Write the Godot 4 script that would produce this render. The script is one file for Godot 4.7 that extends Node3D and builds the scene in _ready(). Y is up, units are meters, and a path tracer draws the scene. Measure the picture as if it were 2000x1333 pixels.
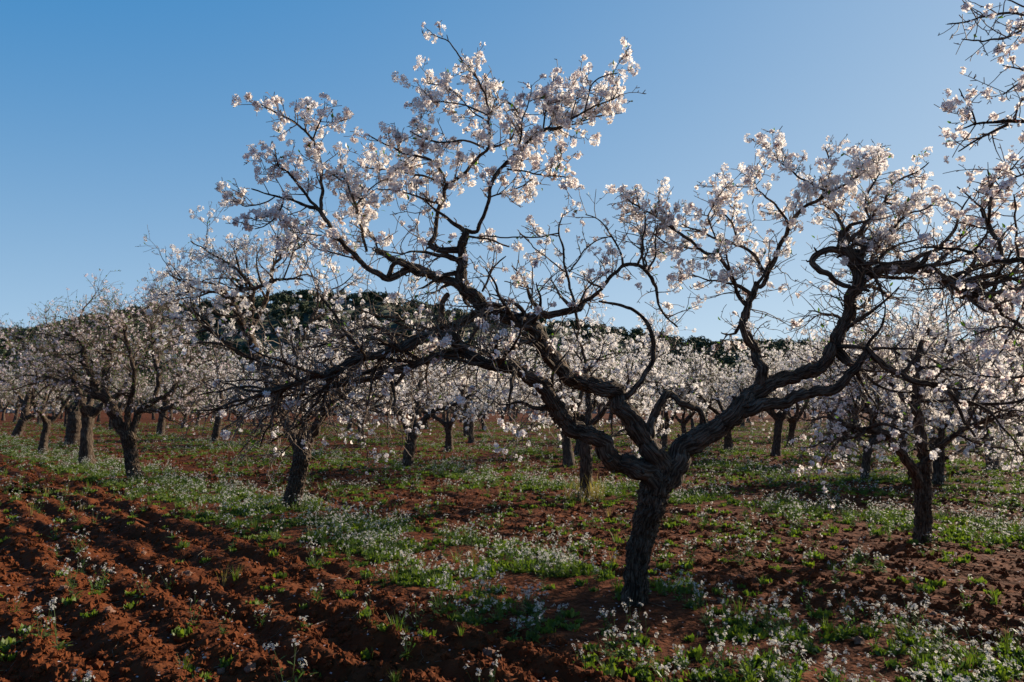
extends Node3D
# An almond orchard in blossom on red ploughed soil, low sun from the right behind the trees.

const F := 1400.0            # focal length in pixels of the 2000 x 1333 photograph
const EYE := Vector3(0, 1.6, 0)
const PITCH := 0.0879
const ROW := Vector2(-0.67, 0.742)   # direction of the tree rows and furrows (x, depth)
const ACROSS := Vector2(0.742, 0.67)
const ORIGIN := Vector2(0.97, 5.67)  # the big tree's foot (x, depth)
const SPACING := 6.0

class Buf:
	static var total := 0
	var v := PackedVector3Array()
	var n := PackedVector3Array()
	var c := PackedColorArray()
	var uv := PackedVector2Array()
	var i := PackedInt32Array()
	func tri(a: Vector3, b: Vector3, d: Vector3, col: Color, col2: Color = Color(-1, 0, 0)) -> void:
		var at := v.size()
		v.append(a); v.append(b); v.append(d)
		var nn := (d - a).cross(b - a).normalized()
		n.append(nn); n.append(nn); n.append(nn)
		c.append(col); c.append(col2 if col2.r >= 0 else col); c.append(col2 if col2.r >= 0 else col)
		uv.append(Vector2.ZERO); uv.append(Vector2(1, 0)); uv.append(Vector2(0, 1))
		i.append(at); i.append(at + 1); i.append(at + 2)
	func add(o: Buf, t: Transform3D, tint: Color = Color.WHITE) -> void:
		var at := v.size()
		v.append_array(t * o.v)
		n.append_array(Transform3D(t.basis.orthonormalized(), Vector3.ZERO) * o.n)
		if tint == Color.WHITE:
			c.append_array(o.c)
		else:
			for k in o.c:
				c.append(k * tint)
		uv.append_array(o.uv)
		for k in o.i:
			i.append(k + at)
	func mesh(mat: Material) -> ArrayMesh:
		Buf.total += i.size() / 3
		var a := []
		a.resize(Mesh.ARRAY_MAX)
		a[Mesh.ARRAY_VERTEX] = v
		a[Mesh.ARRAY_NORMAL] = n
		a[Mesh.ARRAY_COLOR] = c
		a[Mesh.ARRAY_TEX_UV] = uv
		a[Mesh.ARRAY_INDEX] = i
		var m := ArrayMesh.new()
		m.add_surface_from_arrays(Mesh.PRIMITIVE_TRIANGLES, a)
		m.surface_set_material(0, mat)
		return m

class Limb:                   # a wooden polyline of the tree
	var p := PackedVector3Array()
	var r := PackedFloat32Array()
	var px := PackedVector2Array()
	var called := "branch"

class Plan:                   # a tree while it grows
	var limbs: Array[Limb] = []
	var twigs: Array[Limb] = []
	var clusters: Array[Transform3D] = []
	var leaves: Array[Transform3D] = []

var rng := RandomNumberGenerator.new()
var soil_noise := FastNoiseLite.new()
var clod_noise := FastNoiseLite.new()
var patch_noise := FastNoiseLite.new()
var bark_noise := FastNoiseLite.new()
var names := {}
var M := {}
var cluster_hi: Array[Buf] = []
var cluster_mid: Array[Buf] = []
var cluster_pink: Array[Buf] = []
var cluster_mesh: Array[ArrayMesh] = []
var leaf_buf: Buf

# ---------------------------------------------------------------- small helpers

func rf(a: float, b: float) -> float:
	return rng.randf_range(a, b)

func rdir() -> Vector3:
	var z := rf(-1, 1)
	var t := rf(0, TAU)
	var q := sqrt(1 - z * z)
	return Vector3(q * cos(t), z, q * sin(t))

func numbered(called: String) -> String:
	var k: int = names.get(called, 0)
	names[called] = k + 1
	return called if k == 0 else "%s_%03d" % [called, k]

func tag(o: Node3D, label: String, category: String, group := "", kind := "") -> void:
	o.set_meta("label", label)
	if category: o.set_meta("category", category)
	if group: o.set_meta("group", group)
	if kind: o.set_meta("kind", kind)

func thing(called: String, label: String, category: String, at: Vector3, group := "") -> Node3D:
	var o := Node3D.new()
	o.name = numbered(called)
	add_child(o)
	o.position = at
	tag(o, label, category, group)
	return o

func part(called: String, mesh: Mesh, under: Node3D, stuff := false) -> MeshInstance3D:
	var o := MeshInstance3D.new()
	o.name = called
	o.mesh = mesh
	under.add_child(o, true)
	if stuff: o.set_meta("kind", "stuff")
	return o

func sheet(called: String, mesh: Mesh, label: String, kind: String) -> MeshInstance3D:
	var o := MeshInstance3D.new()
	o.name = numbered(called)
	o.mesh = mesh
	add_child(o)
	o.set_meta("kind", kind)
	o.set_meta("label", label)
	return o

func scattered(called: String, mesh: Mesh, where: Array, label: String) -> void:
	if where.is_empty(): return
	var mm := MultiMesh.new()
	mm.transform_format = MultiMesh.TRANSFORM_3D
	mm.mesh = mesh
	mm.instance_count = where.size()
	for k in where.size():
		mm.set_instance_transform(k, where[k])
	var o := MultiMeshInstance3D.new()
	o.name = numbered(called)
	o.multimesh = mm
	add_child(o)
	o.set_meta("kind", "stuff")
	o.set_meta("label", label)

func ray(px: float, py: float) -> Vector3:     # per metre of depth along the line of sight
	var y := (666.5 - py) / F
	return Vector3((px - 1000.0) / F, y * cos(PITCH) + sin(PITCH), y * sin(PITCH) - cos(PITCH))

func at_px(px: float, py: float, depth: float) -> Vector3:
	return EYE + ray(px, py) * depth

func foot(px: float, py: float) -> Vector3:    # where that sight line meets the level ground
	var d := ray(px, py)
	return EYE + d * (-EYE.y / d.y)

func sight(p: Vector3) -> Vector2:             # the pixel of a point, used only to choose what is in view
	var q := p - EYE
	var z := -q.z * cos(PITCH) + q.y * sin(PITCH)
	if z < 0.2: return Vector2(-9999, -9999)
	return Vector2(1000 + F * q.x / z, 666.5 - F * (q.y * cos(PITCH) + q.z * sin(PITCH)) / z)

func facing(y: Vector3, turn: float) -> Basis:  # a basis whose y axis is Y
	var x := y.cross(Vector3.UP if absf(y.y) < 0.9 else Vector3.RIGHT).normalized()
	return Basis(x, y, x.cross(y)).rotated(y, turn)

# ---------------------------------------------------------------- wood

func tube(b: Buf, p: PackedVector3Array, r: PackedFloat32Array, sides: int, rough := 0.0, lichen := 0.0, base := Color(0.165, 0.12, 0.09)) -> void:
	var count := p.size()
	if count < 2: return
	var start := b.v.size()
	var t := (p[1] - p[0]).normalized()
	var x := t.cross(Vector3.UP if absf(t.y) < 0.9 else Vector3.RIGHT).normalized()
	var run := 0.0
	for k in count:
		var fwd := (p[mini(k + 1, count - 1)] - p[maxi(k - 1, 0)]).normalized()
		x = (x - fwd * x.dot(fwd)).normalized()
		var y := fwd.cross(x)
		if k: run += p[k].distance_to(p[k - 1])
		for j in sides + (1 if sides > 4 else 0):
			var a := TAU * j / sides
			var d := x * cos(a) + y * sin(a)
			var rr := r[k]
			var col := base
			if rough > 0.0:
				var q := p[k] + d * rr
				var ring := d * rr
				var fis := bark_noise.get_noise_3d(ring.x * 26 + fwd.x * run * 4.5, ring.y * 26 + fwd.y * run * 4.5, ring.z * 26 + fwd.z * run * 4.5)
				var lump := bark_noise.get_noise_3d(q.x * 6, q.y * 5 + 40, q.z * 6)
				rr *= 1.0 + (0.12 if sides > 40 else 0.2) * lump * rough
				rr += minf(0.026, r[k] * 0.24) * (0.3 - (2.2 if sides > 40 else 0.9) * absf(fis)) * rough
				rr += minf(0.02, r[k] * 0.26) * bark_noise.get_noise_3d(q.x * 22, q.y * 20 + 9, q.z * 22) * rough
				var li := bark_noise.get_noise_3d(q.x * 42 + 90, q.y * 30, q.z * 42)
				var up := clampf(d.y * 0.4 + 0.6, 0, 1)
				col = base * (1.0 + 0.5 * lump)
				col = col.lerp(Color(0.27, 0.26, 0.21), clampf((li - 0.3 + lichen * 0.2 * up) * 2.2, 0, 0.6) * clampf(lichen, 0, 1))
			b.v.append(p[k] + d * rr)
			b.n.append(d)
			b.c.append(col)
			b.uv.append(Vector2(a / TAU * maxf(0.05, r[0] * 6.28), run + r[0] * 40.0))
	var w := sides + (1 if sides > 4 else 0)
	if rough > 0.0:
		for k in count:
			for j in w:
				var at := start + k * w
				var jm := (j - 1 + sides) % sides
				var jp := (j + 1) % sides
				var du := b.v[at + jp] - b.v[at + jm]
				var dv := b.v[start + mini(k + 1, count - 1) * w + j] - b.v[start + maxi(k - 1, 0) * w + j]
				var nn := du.cross(dv).normalized()
				if nn.dot(b.n[at + j]) < 0: nn = -nn
				b.n[at + j] = (nn * 0.8 + b.n[at + j] * 0.2).normalized()
	for k in count - 1:
		for j in sides:
			var a0 := start + k * w + j
			var a1 := start + k * w + (j + 1) % w
			var b0 := a0 + w
			var b1 := a1 + w
			b.i.append(a0); b.i.append(b0); b.i.append(a1)
			b.i.append(a1); b.i.append(b0); b.i.append(b1)
	# close the far end
	var tip := b.v.size()
	b.v.append(p[count - 1] + (p[count - 1] - p[count - 2]).normalized() * r[count - 1] * 0.5)
	b.n.append(t); b.c.append(base); b.uv.append(Vector2.ZERO)
	for j in sides:
		b.i.append(tip); b.i.append(start + (count - 1) * w + (j + 1) % w); b.i.append(start + (count - 1) * w + j)

func smoothed(l: Limb, step: float) -> Limb:
	var o := Limb.new()
	o.called = l.called
	var k := l.p.size()
	for s in k - 1:
		var a := l.p[maxi(s - 1, 0)]
		var d := l.p[mini(s + 2, k - 1)]
		var m := maxi(1, int(ceil(l.p[s].distance_to(l.p[s + 1]) / step)))
		for q in m:
			var t := float(q) / m
			o.p.append(l.p[s].cubic_interpolate(l.p[s + 1], a, d, t))
			o.r.append(lerpf(l.r[s], l.r[s + 1], t))
	o.p.append(l.p[k - 1])
	o.r.append(l.r[k - 1])
	return o

# a limb traced as "x,y,radius ..." in the photograph's pixels; DEEP metres deeper (or nearer, if negative) at its end than at its start
func traced(t: Plan, called: String, spec: String, deep: float, depth := -1.0) -> Limb:
	var l := Limb.new()
	l.called = called
	var words := spec.split(" ", false)
	var xs := PackedVector2Array()
	var rs := PackedFloat32Array()
	for w in words:
		var f := w.split_floats(",")
		xs.append(Vector2(f[0], f[1]))
		rs.append(f[2] if f.size() > 2 else (rs[rs.size() - 1] * 0.85 if rs.size() else 2.0))
	if depth < 0:
		var best := 1e9
		for o in t.limbs:
			for k in o.px.size():
				var d := o.px[k].distance_to(xs[0])
				if d < best:
					best = d
					depth = (o.p[k] - EYE).dot(Vector3(0, sin(PITCH), -cos(PITCH)))
	var total := 0.0
	for k in xs.size() - 1: total += xs[k].distance_to(xs[k + 1])
	var run := 0.0
	for k in xs.size():
		if k: run += xs[k].distance_to(xs[k - 1])
		var s := run / total
		var d := depth + deep * s + (0.0 if k == 0 else rf(-0.03, 0.03))
		l.p.append(at_px(xs[k].x, xs[k].y, d))
		l.r.append(rs[k] * d / F * (0.86 if called == "trunk" else lerpf(0.68, 0.84, smoothstep(2.0, 13.0, rs[k]))))
	l = smoothed(l, 0.04)
	for k in l.p.size():
		var q := l.p[k]
		l.px.append(sight(q))
		var ease := minf(1.0, k / 4.0) * (0.35 if called == "trunk" else 1.0)
		var g := Vector3(bark_noise.get_noise_3d(q.x * 5, q.y * 5, q.z * 5), bark_noise.get_noise_3d(q.x * 5 + 33, q.y * 5, q.z * 5), bark_noise.get_noise_3d(q.x * 5, q.y * 5 + 77, q.z * 5))
		l.p[k] = q + g * ease * minf(l.r[k] * 0.75 + 0.01, 0.04)
	t.limbs.append(l)
	return l

# twigs along a limb. o: per metre, length, rise, bloom, from (share of the limb left bare)
func twigs_on(t: Plan, l: Limb, o: Dictionary, level := 0) -> void:
	var total := 0.0
	for k in l.p.size() - 1: total += l.p[k].distance_to(l.p[k + 1])
	var want: float = total * o.n
	var num := int(want) + (1 if rng.randf() < want - int(want) else 0)
	for q in num:
		var s := rf(o.get("from", 0.1), 1.0)
		var f := s * (l.p.size() - 1)
		var k := mini(int(f), l.p.size() - 2)
		var at := l.p[k].lerp(l.p[k + 1], f - k)
		var fwd := (l.p[k + 1] - l.p[k]).normalized()
		var side := rdir()
		side = (side - fwd * side.dot(fwd)).normalized()
		var dir: Vector3 = (fwd * rf(0.2, 0.9) + side * 0.9 + Vector3.UP * o.rise * rf(0.2, 1.0)).normalized()
		var len: float = o.len * rf(0.45, 1.25)
		shoot(t, at, dir, len, minf(l.r[k] * 0.7, rf(0.004, 0.0066)), o, level)

func shoot(t: Plan, at: Vector3, dir: Vector3, len: float, r0: float, o: Dictionary, level: int) -> void:
	var w := Limb.new()
	var steps := clampi(int(len / 0.07), 3, 9)
	var p := at
	for k in steps + 1:
		w.p.append(p)
		w.r.append(lerpf(r0, 0.0025, float(k) / steps))
		p += dir * len / steps
		dir = (dir + rdir() * o.get("bend", 0.28) + Vector3.UP * o.rise * 0.10).normalized()
	t.twigs.append(w)
	# spurs and flowers
	var spurs := int(len * o.get("spurs", 22.0) * rf(0.7, 1.3))
	var bloom: float = o.bloom
	if rng.randf() < 0.22: bloom *= 0.25           # bare twigs between the flowering ones
	for q in spurs:
		var f := rf(0.08, 1.0) * steps
		var k := mini(int(f), steps - 1)
		var base := w.p[k].lerp(w.p[k + 1], f - k)
		var out := (rdir() + (w.p[k + 1] - w.p[k]).normalized() * 0.5 + Vector3.UP * 0.2).normalized()
		var tip := base + out * rf(0.015, 0.04)
		if rng.randf() < bloom:
			t.clusters.append(Transform3D(facing(out, rf(0, TAU)).scaled(Vector3.ONE * rf(0.7, 1.15)), tip))
		elif rng.randf() < o.get("spur_wood", 0.6):
			var sp := Limb.new()
			sp.p = PackedVector3Array([base, tip])
			sp.r = PackedFloat32Array([0.0034, 0.0028])
			t.twigs.append(sp)
		if rng.randf() < o.get("leafy", 0.05):
			t.leaves.append(Transform3D(facing((out + Vector3.UP * 0.6).normalized(), rf(0, TAU)).scaled(Vector3.ONE * rf(0.6, 1.2)), tip))
	if level < o.get("levels", 1):
		var o2 := o.duplicate()
		o2.len = len * 0.55
		o2.n = o.get("n2", 4.0)
		twigs_on(t, w, o2, level + 1)

# side branches that fill a crown
func boughs(t: Plan, l: Limb, num: int, len: float, rise: float, o: Dictionary, centre: Vector3, from := 0.3, until := 1.0) -> void:
	for q in num:
		var f := rf(from, until) * (l.p.size() - 1)
		var k := mini(int(f), l.p.size() - 2)
		var b := Limb.new()
		b.called = "branch"
		var p := l.p[k]
		var away := p - centre
		away.y *= 0.3
		var dir := (rdir() * 0.8 + away.normalized() * 0.7 + Vector3.UP * rise * rf(0.3, 1.2)).normalized()
		var ln := len * rf(0.6, 1.2)
		var r0 := minf(l.r[k] * 0.7, 0.022)
		for s in 8:
			b.p.append(p)
			b.r.append(lerpf(r0, 0.004, s / 7.0))
			p += dir * ln / 7
			dir = (dir + rdir() * 0.32 + Vector3.UP * rise * 0.08).normalized()
		t.limbs.append(b)
		twigs_on(t, b, o)

func wood_mesh(l: Limb, sides: int, rough: float, lichen: float, step: float) -> ArrayMesh:
	var b := Buf.new()
	var s := smoothed(l, step) if step > 0 else l
	tube(b, s.p, s.r, sides, rough, lichen)
	if sides >= 9 and l.called != "trunk":     # knots and broken spurs
		var run := 0.0
		for k in range(1, s.p.size()): run += s.p[k].distance_to(s.p[k - 1])
		for q in int(run * (11.0 if sides > 9 else 14.0)):
			var k := rng.randi_range(1, s.p.size() - 2)
			var d := rdir()
			var at := s.p[k] + d * s.r[k] * 0.6
			var len := s.r[k] * 0.5 + rf(0.01, 0.05)
			var r0 := s.r[k] * rf(0.15, 0.4)
			tube(b, PackedVector3Array([at, at + d * len * 0.6, at + (d + rdir() * 0.5).normalized() * len]), PackedFloat32Array([r0, r0 * 0.7, r0 * 0.45]), 6)
	return b.mesh(M.bark)

# the finished tree: trunk, limbs and branches as parts of their own, twigs, flowers and leaves
func plant_tree(t: Plan, root: Node3D, fine: bool, alone: int, kind: Array[Buf], lone_meshes := true) -> void:
	var o := root.position
	var small := Buf.new()
	for l in t.limbs:
		var big := l.called == "trunk" or l.called == "limb"
		for k in l.p.size(): l.p[k] -= o
		if fine and big:
			part(l.called, wood_mesh(l, 72 if l.called == "trunk" else 30 if alone >= 300 else 18, 1.0, 0.9, 0.014 if l.called == "trunk" else 0.02 if alone >= 300 else 0.032), root)
		elif fine and l.r[0] > 0.008:
			part(l.called, wood_mesh(l, 9, 0.7, 0.4, 0.035), root)
		elif big:
			part(l.called, wood_mesh(l, 12, 0.8, 0.5, 0.06), root)
		else:
			tube(small, l.p, l.r, 6, 0.0, 0.0)
	if small.v.size(): part("branches", small.mesh(M.bark), root, true)
	var tw := Buf.new()
	for l in t.twigs:
		for k in l.p.size(): l.p[k] -= o
		tube(tw, l.p, l.r, 3)
	part("twigs", tw.mesh(M.twig), root, true)
	for k in t.clusters.size(): t.clusters[k].origin -= o
	if alone > 0:
		var near := func(a: Transform3D, b: Transform3D) -> bool: return (a.origin + o - EYE).length() < (b.origin + o - EYE).length()
		var shown := t.clusters.filter(func(a: Transform3D) -> bool:
			var q := sight(a.origin + o)
			return q.x > -20 and q.x < 2020 and q.y > -20 and q.y < 1340)
		shown.sort_custom(near)
		for k in mini(alone, shown.size()):
			var c := part("blossom_cluster" if k == 0 else "blossom_cluster_%03d" % k, cluster_mesh[k % cluster_mesh.size()], root)
			c.transform = shown[k]
			t.clusters.erase(shown[k])
	var fl := Buf.new()
	for k in t.clusters.size():
		var look := cluster_mid if alone > 0 and k % 2 else kind
		fl.add(look[k % look.size()], t.clusters[k])
	if fl.v.size(): part("blossoms", fl.mesh(M.blossom), root, true)
	var lv := Buf.new()
	for k in t.leaves:
		k.origin -= o
		lv.add(leaf_buf, k)
	if lv.v.size(): part("leaves", lv.mesh(M.leaf), root, true)

# ---------------------------------------------------------------- flowers and leaves

func flower(b: Buf, at: Transform3D, size: float, detail: int, pink: float) -> void:
	var white := Color(0.92, 0.905, 0.905).lerp(Color(0.75, 0.42, 0.5), pink)
	var blush := Color(0.86, 0.72, 0.74).lerp(Color(0.6, 0.2, 0.3), pink)
	var open := rf(0.15, 0.75)
	for k in 5:
		var a := TAU * k / 5 + rf(-0.12, 0.12)
		var out := Vector3(cos(a), open * rf(0.7, 1.3), sin(a)).normalized()
		var side := Vector3(-sin(a), rf(-0.25, 0.25), cos(a)).normalized()
		var up := Vector3(0, 1, 0)
		var l := size * rf(0.85, 1.1)
		var w := size * rf(0.36, 0.46)
		var base := out * size * 0.06
		var m := out * l * 0.55 - up * l * 0.05
		var tip := out * l + up * l * rf(-0.12, 0.18)
		if detail > 0:
			b.tri(at * base, at * (m - side * w), at * m, blush, white)
			b.tri(at * base, at * m, at * (m + side * w), blush, white)
			b.tri(at * (m - side * w), at * (tip - side * w * 0.55), at * m, white)
			b.tri(at * m, at * (tip + side * w * 0.55), at * (m + side * w), white)
			b.tri(at * m, at * (tip - side * w * 0.55), at * (tip + side * w * 0.55), white)
		else:
			b.tri(at * base, at * (out * l - side * w * 1.1), at * (tip + side * w), white)
	var red := Color(0.16, 0.03, 0.025)
	for k in (3 if detail > 0 else 1):         # the calyx behind
		var a := TAU * k / 3.0 + 0.4
		var d := Vector3(cos(a), 0, sin(a))
		var e := Vector3(-sin(a), 0, cos(a))
		b.tri(at * Vector3(0, -size * 0.3, 0), at * (d * size * 0.2 - e * size * 0.11), at * (d * size * 0.22 + e * size * 0.11), red)
	if detail > 0:                             # stamens
		for k in 4:
			var d := (rdir() * 0.7 + Vector3.UP).normalized() * size * 0.5
			var e := d.cross(Vector3.RIGHT).normalized() * size * 0.035
			b.tri(at * (-e), at * e, at * d, Color(0.55, 0.2, 0.25), Color(0.6, 0.42, 0.2))

func make_cluster(num: int, spread: float, size: float, detail: int, pink: float, buds: int) -> Buf:
	var b := Buf.new()
	for k in num:
		var out := (rdir() + Vector3.UP * 0.35).normalized()
		var at := out * spread * rf(0.55, 1.0) + Vector3.UP * spread * 0.3
		flower(b, Transform3D(facing((out + rdir() * 0.5).normalized(), rf(0, TAU)), at), size * rf(0.8, 1.1), detail, pink)
		if detail > 0:
			var e := out.cross(Vector3(0.3, 0.5, 0.8)).normalized() * 0.0012
			b.tri(-e, e, at - out * 0.004, Color(0.10, 0.08, 0.04))
	for k in buds:
		var out := (rdir() + Vector3.UP * 0.3).normalized()
		var at := out * spread * rf(0.6, 1.1)
		var x := out.cross(Vector3(0.2, 0.9, 0.3)).normalized() * size * 0.16
		var z := out.cross(x).normalized() * size * 0.16
		var tip := at + out * size * 0.5
		for q in 4:
			var p0: Vector3 = [x, z, -x, -z][q]
			var p1: Vector3 = [z, -x, -z, x][q]
			b.tri(tip, at + p0, at + p1, Color(0.62, 0.35, 0.4), Color(0.16, 0.04, 0.03))
	return b

func make_leaf(len: float, wide: float) -> Buf:
	var b := Buf.new()
	var g := Color(0.085, 0.16, 0.025)
	var g2 := Color(0.12, 0.2, 0.035)
	var fold := wide * 0.35
	for s in [-1.0, 1.0]:
		var e1 := Vector3(s * wide, len * 0.35, fold)
		var e2 := Vector3(s * wide * 0.8, len * 0.7, fold - 0.1 * len)
		var m1 := Vector3(0, len * 0.4, 0)
		var tip := Vector3(0, len, -0.2 * len)
		b.tri(Vector3.ZERO, e1, m1, g, g2)
		b.tri(m1, e1, e2, g2, g)
		b.tri(m1, e2, tip, g, g2)
	return b

# ---------------------------------------------------------------- ground

func off_row(x: float, d: float) -> float:      # metres across the rows, from the big tree's row
	return (x - ORIGIN.x) * ACROSS.x + (d - ORIGIN.y) * ACROSS.y

func strip(x: float, d: float) -> float:        # 1 in the unploughed strip under a row of trees, 0 between
	var s := off_row(x, d) + 0.5 * patch_noise.get_noise_2d(x * 3.0, d * 3.0)
	var e := absf(s - SPACING * roundf(s / SPACING))
	return 1.0 - smoothstep(0.55, 1.25, e)

func height_at(x: float, d: float, fine := true) -> float:
	var s := off_row(x, d)
	var u := (x - ORIGIN.x) * ROW.x + (d - ORIGIN.y) * ROW.y
	var k := 1.0 - strip(x, d)
	var warp := 0.16 * soil_noise.get_noise_2d(x * 0.9 + 50, d * 0.9)
	var amp := (1.0 - 0.6 * smoothstep(0.2, 1.6, s)) * 0.038 + 0.02 * soil_noise.get_noise_2d(u * 0.35, s * 1.3)
	var h := k * amp * (sin(TAU * (s + warp) / 0.46) + 0.35 * sin(TAU * (s - warp) / 1.56 + 1.0))
	h += 0.04 * soil_noise.get_noise_2d(x * 0.5, d * 0.5)
	if fine:
		var c := clod_noise.get_noise_2d(x * 2.2, d * 2.2)
		var c2 := clod_noise.get_noise_2d(x * 7.0 + 31, d * 7.0)
		h += (0.35 + 0.65 * k) * (0.02 * c + 0.028 * c2 * (0.6 + 0.4 * c))
	return h

func grid(b: Buf, x0: float, x1: float, d0: float, d1: float, step: float, hole: Rect2, drop: float, fine: bool) -> void:
	var nx := int(round((x1 - x0) / step))
	var nd := int(round((d1 - d0) / step))
	var start := b.v.size()
	var hs := PackedFloat32Array()
	hs.resize((nx + 1) * (nd + 1))
	for j in nd + 1:
		var d := d0 + j * step
		for i in nx + 1:
			hs[j * (nx + 1) + i] = height_at(x0 + i * step, d, fine) - drop
	for j in nd + 1:
		for i in nx + 1:
			var at := j * (nx + 1) + i
			b.v.append(Vector3(x0 + i * step, hs[at], -(d0 + j * step)))
			var gx := hs[j * (nx + 1) + mini(i + 1, nx)] - hs[j * (nx + 1) + maxi(i - 1, 0)]
			var gd := hs[mini(j + 1, nd) * (nx + 1) + i] - hs[maxi(j - 1, 0) * (nx + 1) + i]
			b.n.append(Vector3(-gx, 2 * step, gd).normalized())
			b.c.append(Color.WHITE)
			b.uv.append(Vector2(x0 + i * step, d0 + j * step))
	for j in nd:
		for i in nx:
			if hole.has_point(Vector2(x0 + (i + 0.5) * step, d0 + (j + 0.5) * step)): continue
			var a := start + j * (nx + 1) + i
			var c := a + nx + 1
			b.i.append(a); b.i.append(c); b.i.append(a + 1)
			b.i.append(a + 1); b.i.append(c); b.i.append(c + 1)

# ---------------------------------------------------------------- low plants

# a white rocket plant: [leaves, stems, flowers]
func make_rocket(tall: float, stems: int, leaves: int, detail: int) -> Array[Buf]:
	var lv := Buf.new()
	var st := Buf.new()
	var fl := Buf.new()
	for k in int(leaves * 1.9):
		var a := rf(0, TAU)
		var len := rf(0.045, 0.13)
		var out := Vector3(cos(a), 0, sin(a))
		var side := Vector3(-sin(a), rf(-0.4, 0.4), cos(a)).normalized()
		var rise := rf(0.25, 1.5)
		var g := Color(0.085, 0.145, 0.028).lerp(Color(0.17, 0.215, 0.035), rng.randf())
		var p := Vector3.ZERO
		var wide := 0.004
		var dir := (out + Vector3.UP * rise).normalized()
		for s in 3:
			var q := p + dir * len / 3
			var w2: float = [0.011, 0.014, 0.0015][s] * rf(0.6, 1.2)
			lv.tri(p - side * wide, q - side * w2, p + side * wide, g)
			lv.tri(p + side * wide, q - side * w2, q + side * w2, g)
			p = q
			wide = w2 * 0.6
			dir = (dir - Vector3.UP * 0.35).normalized()
	for k in stems:
		var a := rf(0, TAU)
		var dir := (Vector3(cos(a), 0, sin(a)) * rf(0.1, 0.7) + Vector3.UP).normalized()
		var len := tall * rf(0.6, 1.1)
		var p := PackedVector3Array()
		var r := PackedFloat32Array()
		var q := Vector3.ZERO
		for s in 4:
			p.append(q); r.append(0.0026 - 0.0004 * s)
			q += dir * len / 3
			dir = (dir + rdir() * 0.14 + Vector3.UP * 0.12).normalized()
		tube(st, p, r, 3, 0.0, 0.0, Color(0.075, 0.12, 0.035))
		for s in 4:
			var f := rf(0.15, 0.8)
			var at := p[int(f * 3)].lerp(p[int(f * 3) + 1], f * 3 - int(f * 3))
			var o := (rdir() + Vector3.UP * 0.5).normalized() * rf(0.025, 0.055)
			var e := o.cross(Vector3.UP).normalized() * 0.008
			lv.tri(at, at + o * 0.6 - e, at + o, Color(0.09, 0.16, 0.03))
			lv.tri(at, at + o, at + o * 0.6 + e, Color(0.09, 0.16, 0.03))
		var head := p[3]
		for s in (7 if detail > 0 else 3):
			var o := (rdir() + Vector3.UP * 0.35).normalized()
			var at := Transform3D(facing((o + Vector3.UP * 0.4).normalized(), rf(0, TAU)), head + o * rf(0.008, 0.024) + Vector3.UP * rf(-0.012, 0.012))
			var size := rf(0.007, 0.010) * (1.0 if detail > 0 else 1.2)
			for w in 4:
				var t := TAU * w / 4
				var d := Vector3(cos(t), 0.25, sin(t)) * size
				var e := Vector3(-sin(t), 0, cos(t)) * size * 0.5
				fl.tri(at * Vector3.ZERO, at * (d - e), at * (d + e), Color(0.64, 0.63, 0.6))
	return [lv, st, fl]

func make_tuft(blades: int, len: float, straw: bool) -> Buf:
	var b := Buf.new()
	for k in blades:
		var a := rf(0, TAU)
		var out := Vector3(cos(a), 0, sin(a))
		var at := out * rf(0, 0.04)
		var side := Vector3(-sin(a), 0, cos(a)) * rf(0.0018, 0.0032)
		var l := len * rf(0.5, 1.15)
		var lean := rf(0.1, 0.8)
		var m := at + (Vector3.UP + out * lean * 0.5).normalized() * l * 0.55
		var tip := m + (Vector3.UP * 0.8 + out * lean * 1.3).normalized() * l * 0.5
		var g := Color(0.10, 0.17, 0.03).lerp(Color(0.16, 0.19, 0.04), rng.randf())
		if straw: g = Color(0.30, 0.2, 0.1).lerp(Color(0.4, 0.3, 0.17), rng.randf())
		b.tri(at - side, m - side, at + side, g)
		b.tri(at + side, m - side, m + side, g)
		b.tri(m - side, tip, m + side, g)
	return b

func make_herb(leaves: int, size: float) -> Buf:
	var b := Buf.new()
	for k in leaves:
		var a := rf(0, TAU)
		var at := Vector3(cos(a), 0, sin(a)) * rf(0, size * 0.8)
		var o := (rdir() + Vector3.UP * 1.3).normalized()
		var l := size * rf(0.4, 1.0)
		var e := o.cross(rdir()).normalized() * l * 0.24
		var g := Color(0.085, 0.14, 0.028).lerp(Color(0.17, 0.21, 0.035), rng.randf())
		b.tri(at, at + o * l * 0.6 - e, at + o * l, g)
		b.tri(at, at + o * l, at + o * l * 0.6 + e, g)
	return b

func make_stone(seed_: int, rough: float) -> Buf:
	var s := SphereMesh.new()
	s.radius = 1.0
	s.height = 2.0
	s.radial_segments = 9
	s.rings = 5
	var a := s.get_mesh_arrays()
	var p: PackedVector3Array = a[Mesh.ARRAY_VERTEX]
	var ix: PackedInt32Array = a[Mesh.ARRAY_INDEX]
	for k in p.size():
		var q := p[k]
		p[k] = q * (1.0 + rough * bark_noise.get_noise_3d(q.x * 2.2 + seed_ * 9, q.y * 2.2, q.z * 2.2)) * Vector3(1, 0.72, 0.85)
	var b := Buf.new()
	for k in range(0, ix.size(), 3):
		b.tri(p[ix[k]], p[ix[k + 1]], p[ix[k + 2]], Color.WHITE)
	return b

# ---------------------------------------------------------------- materials

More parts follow.
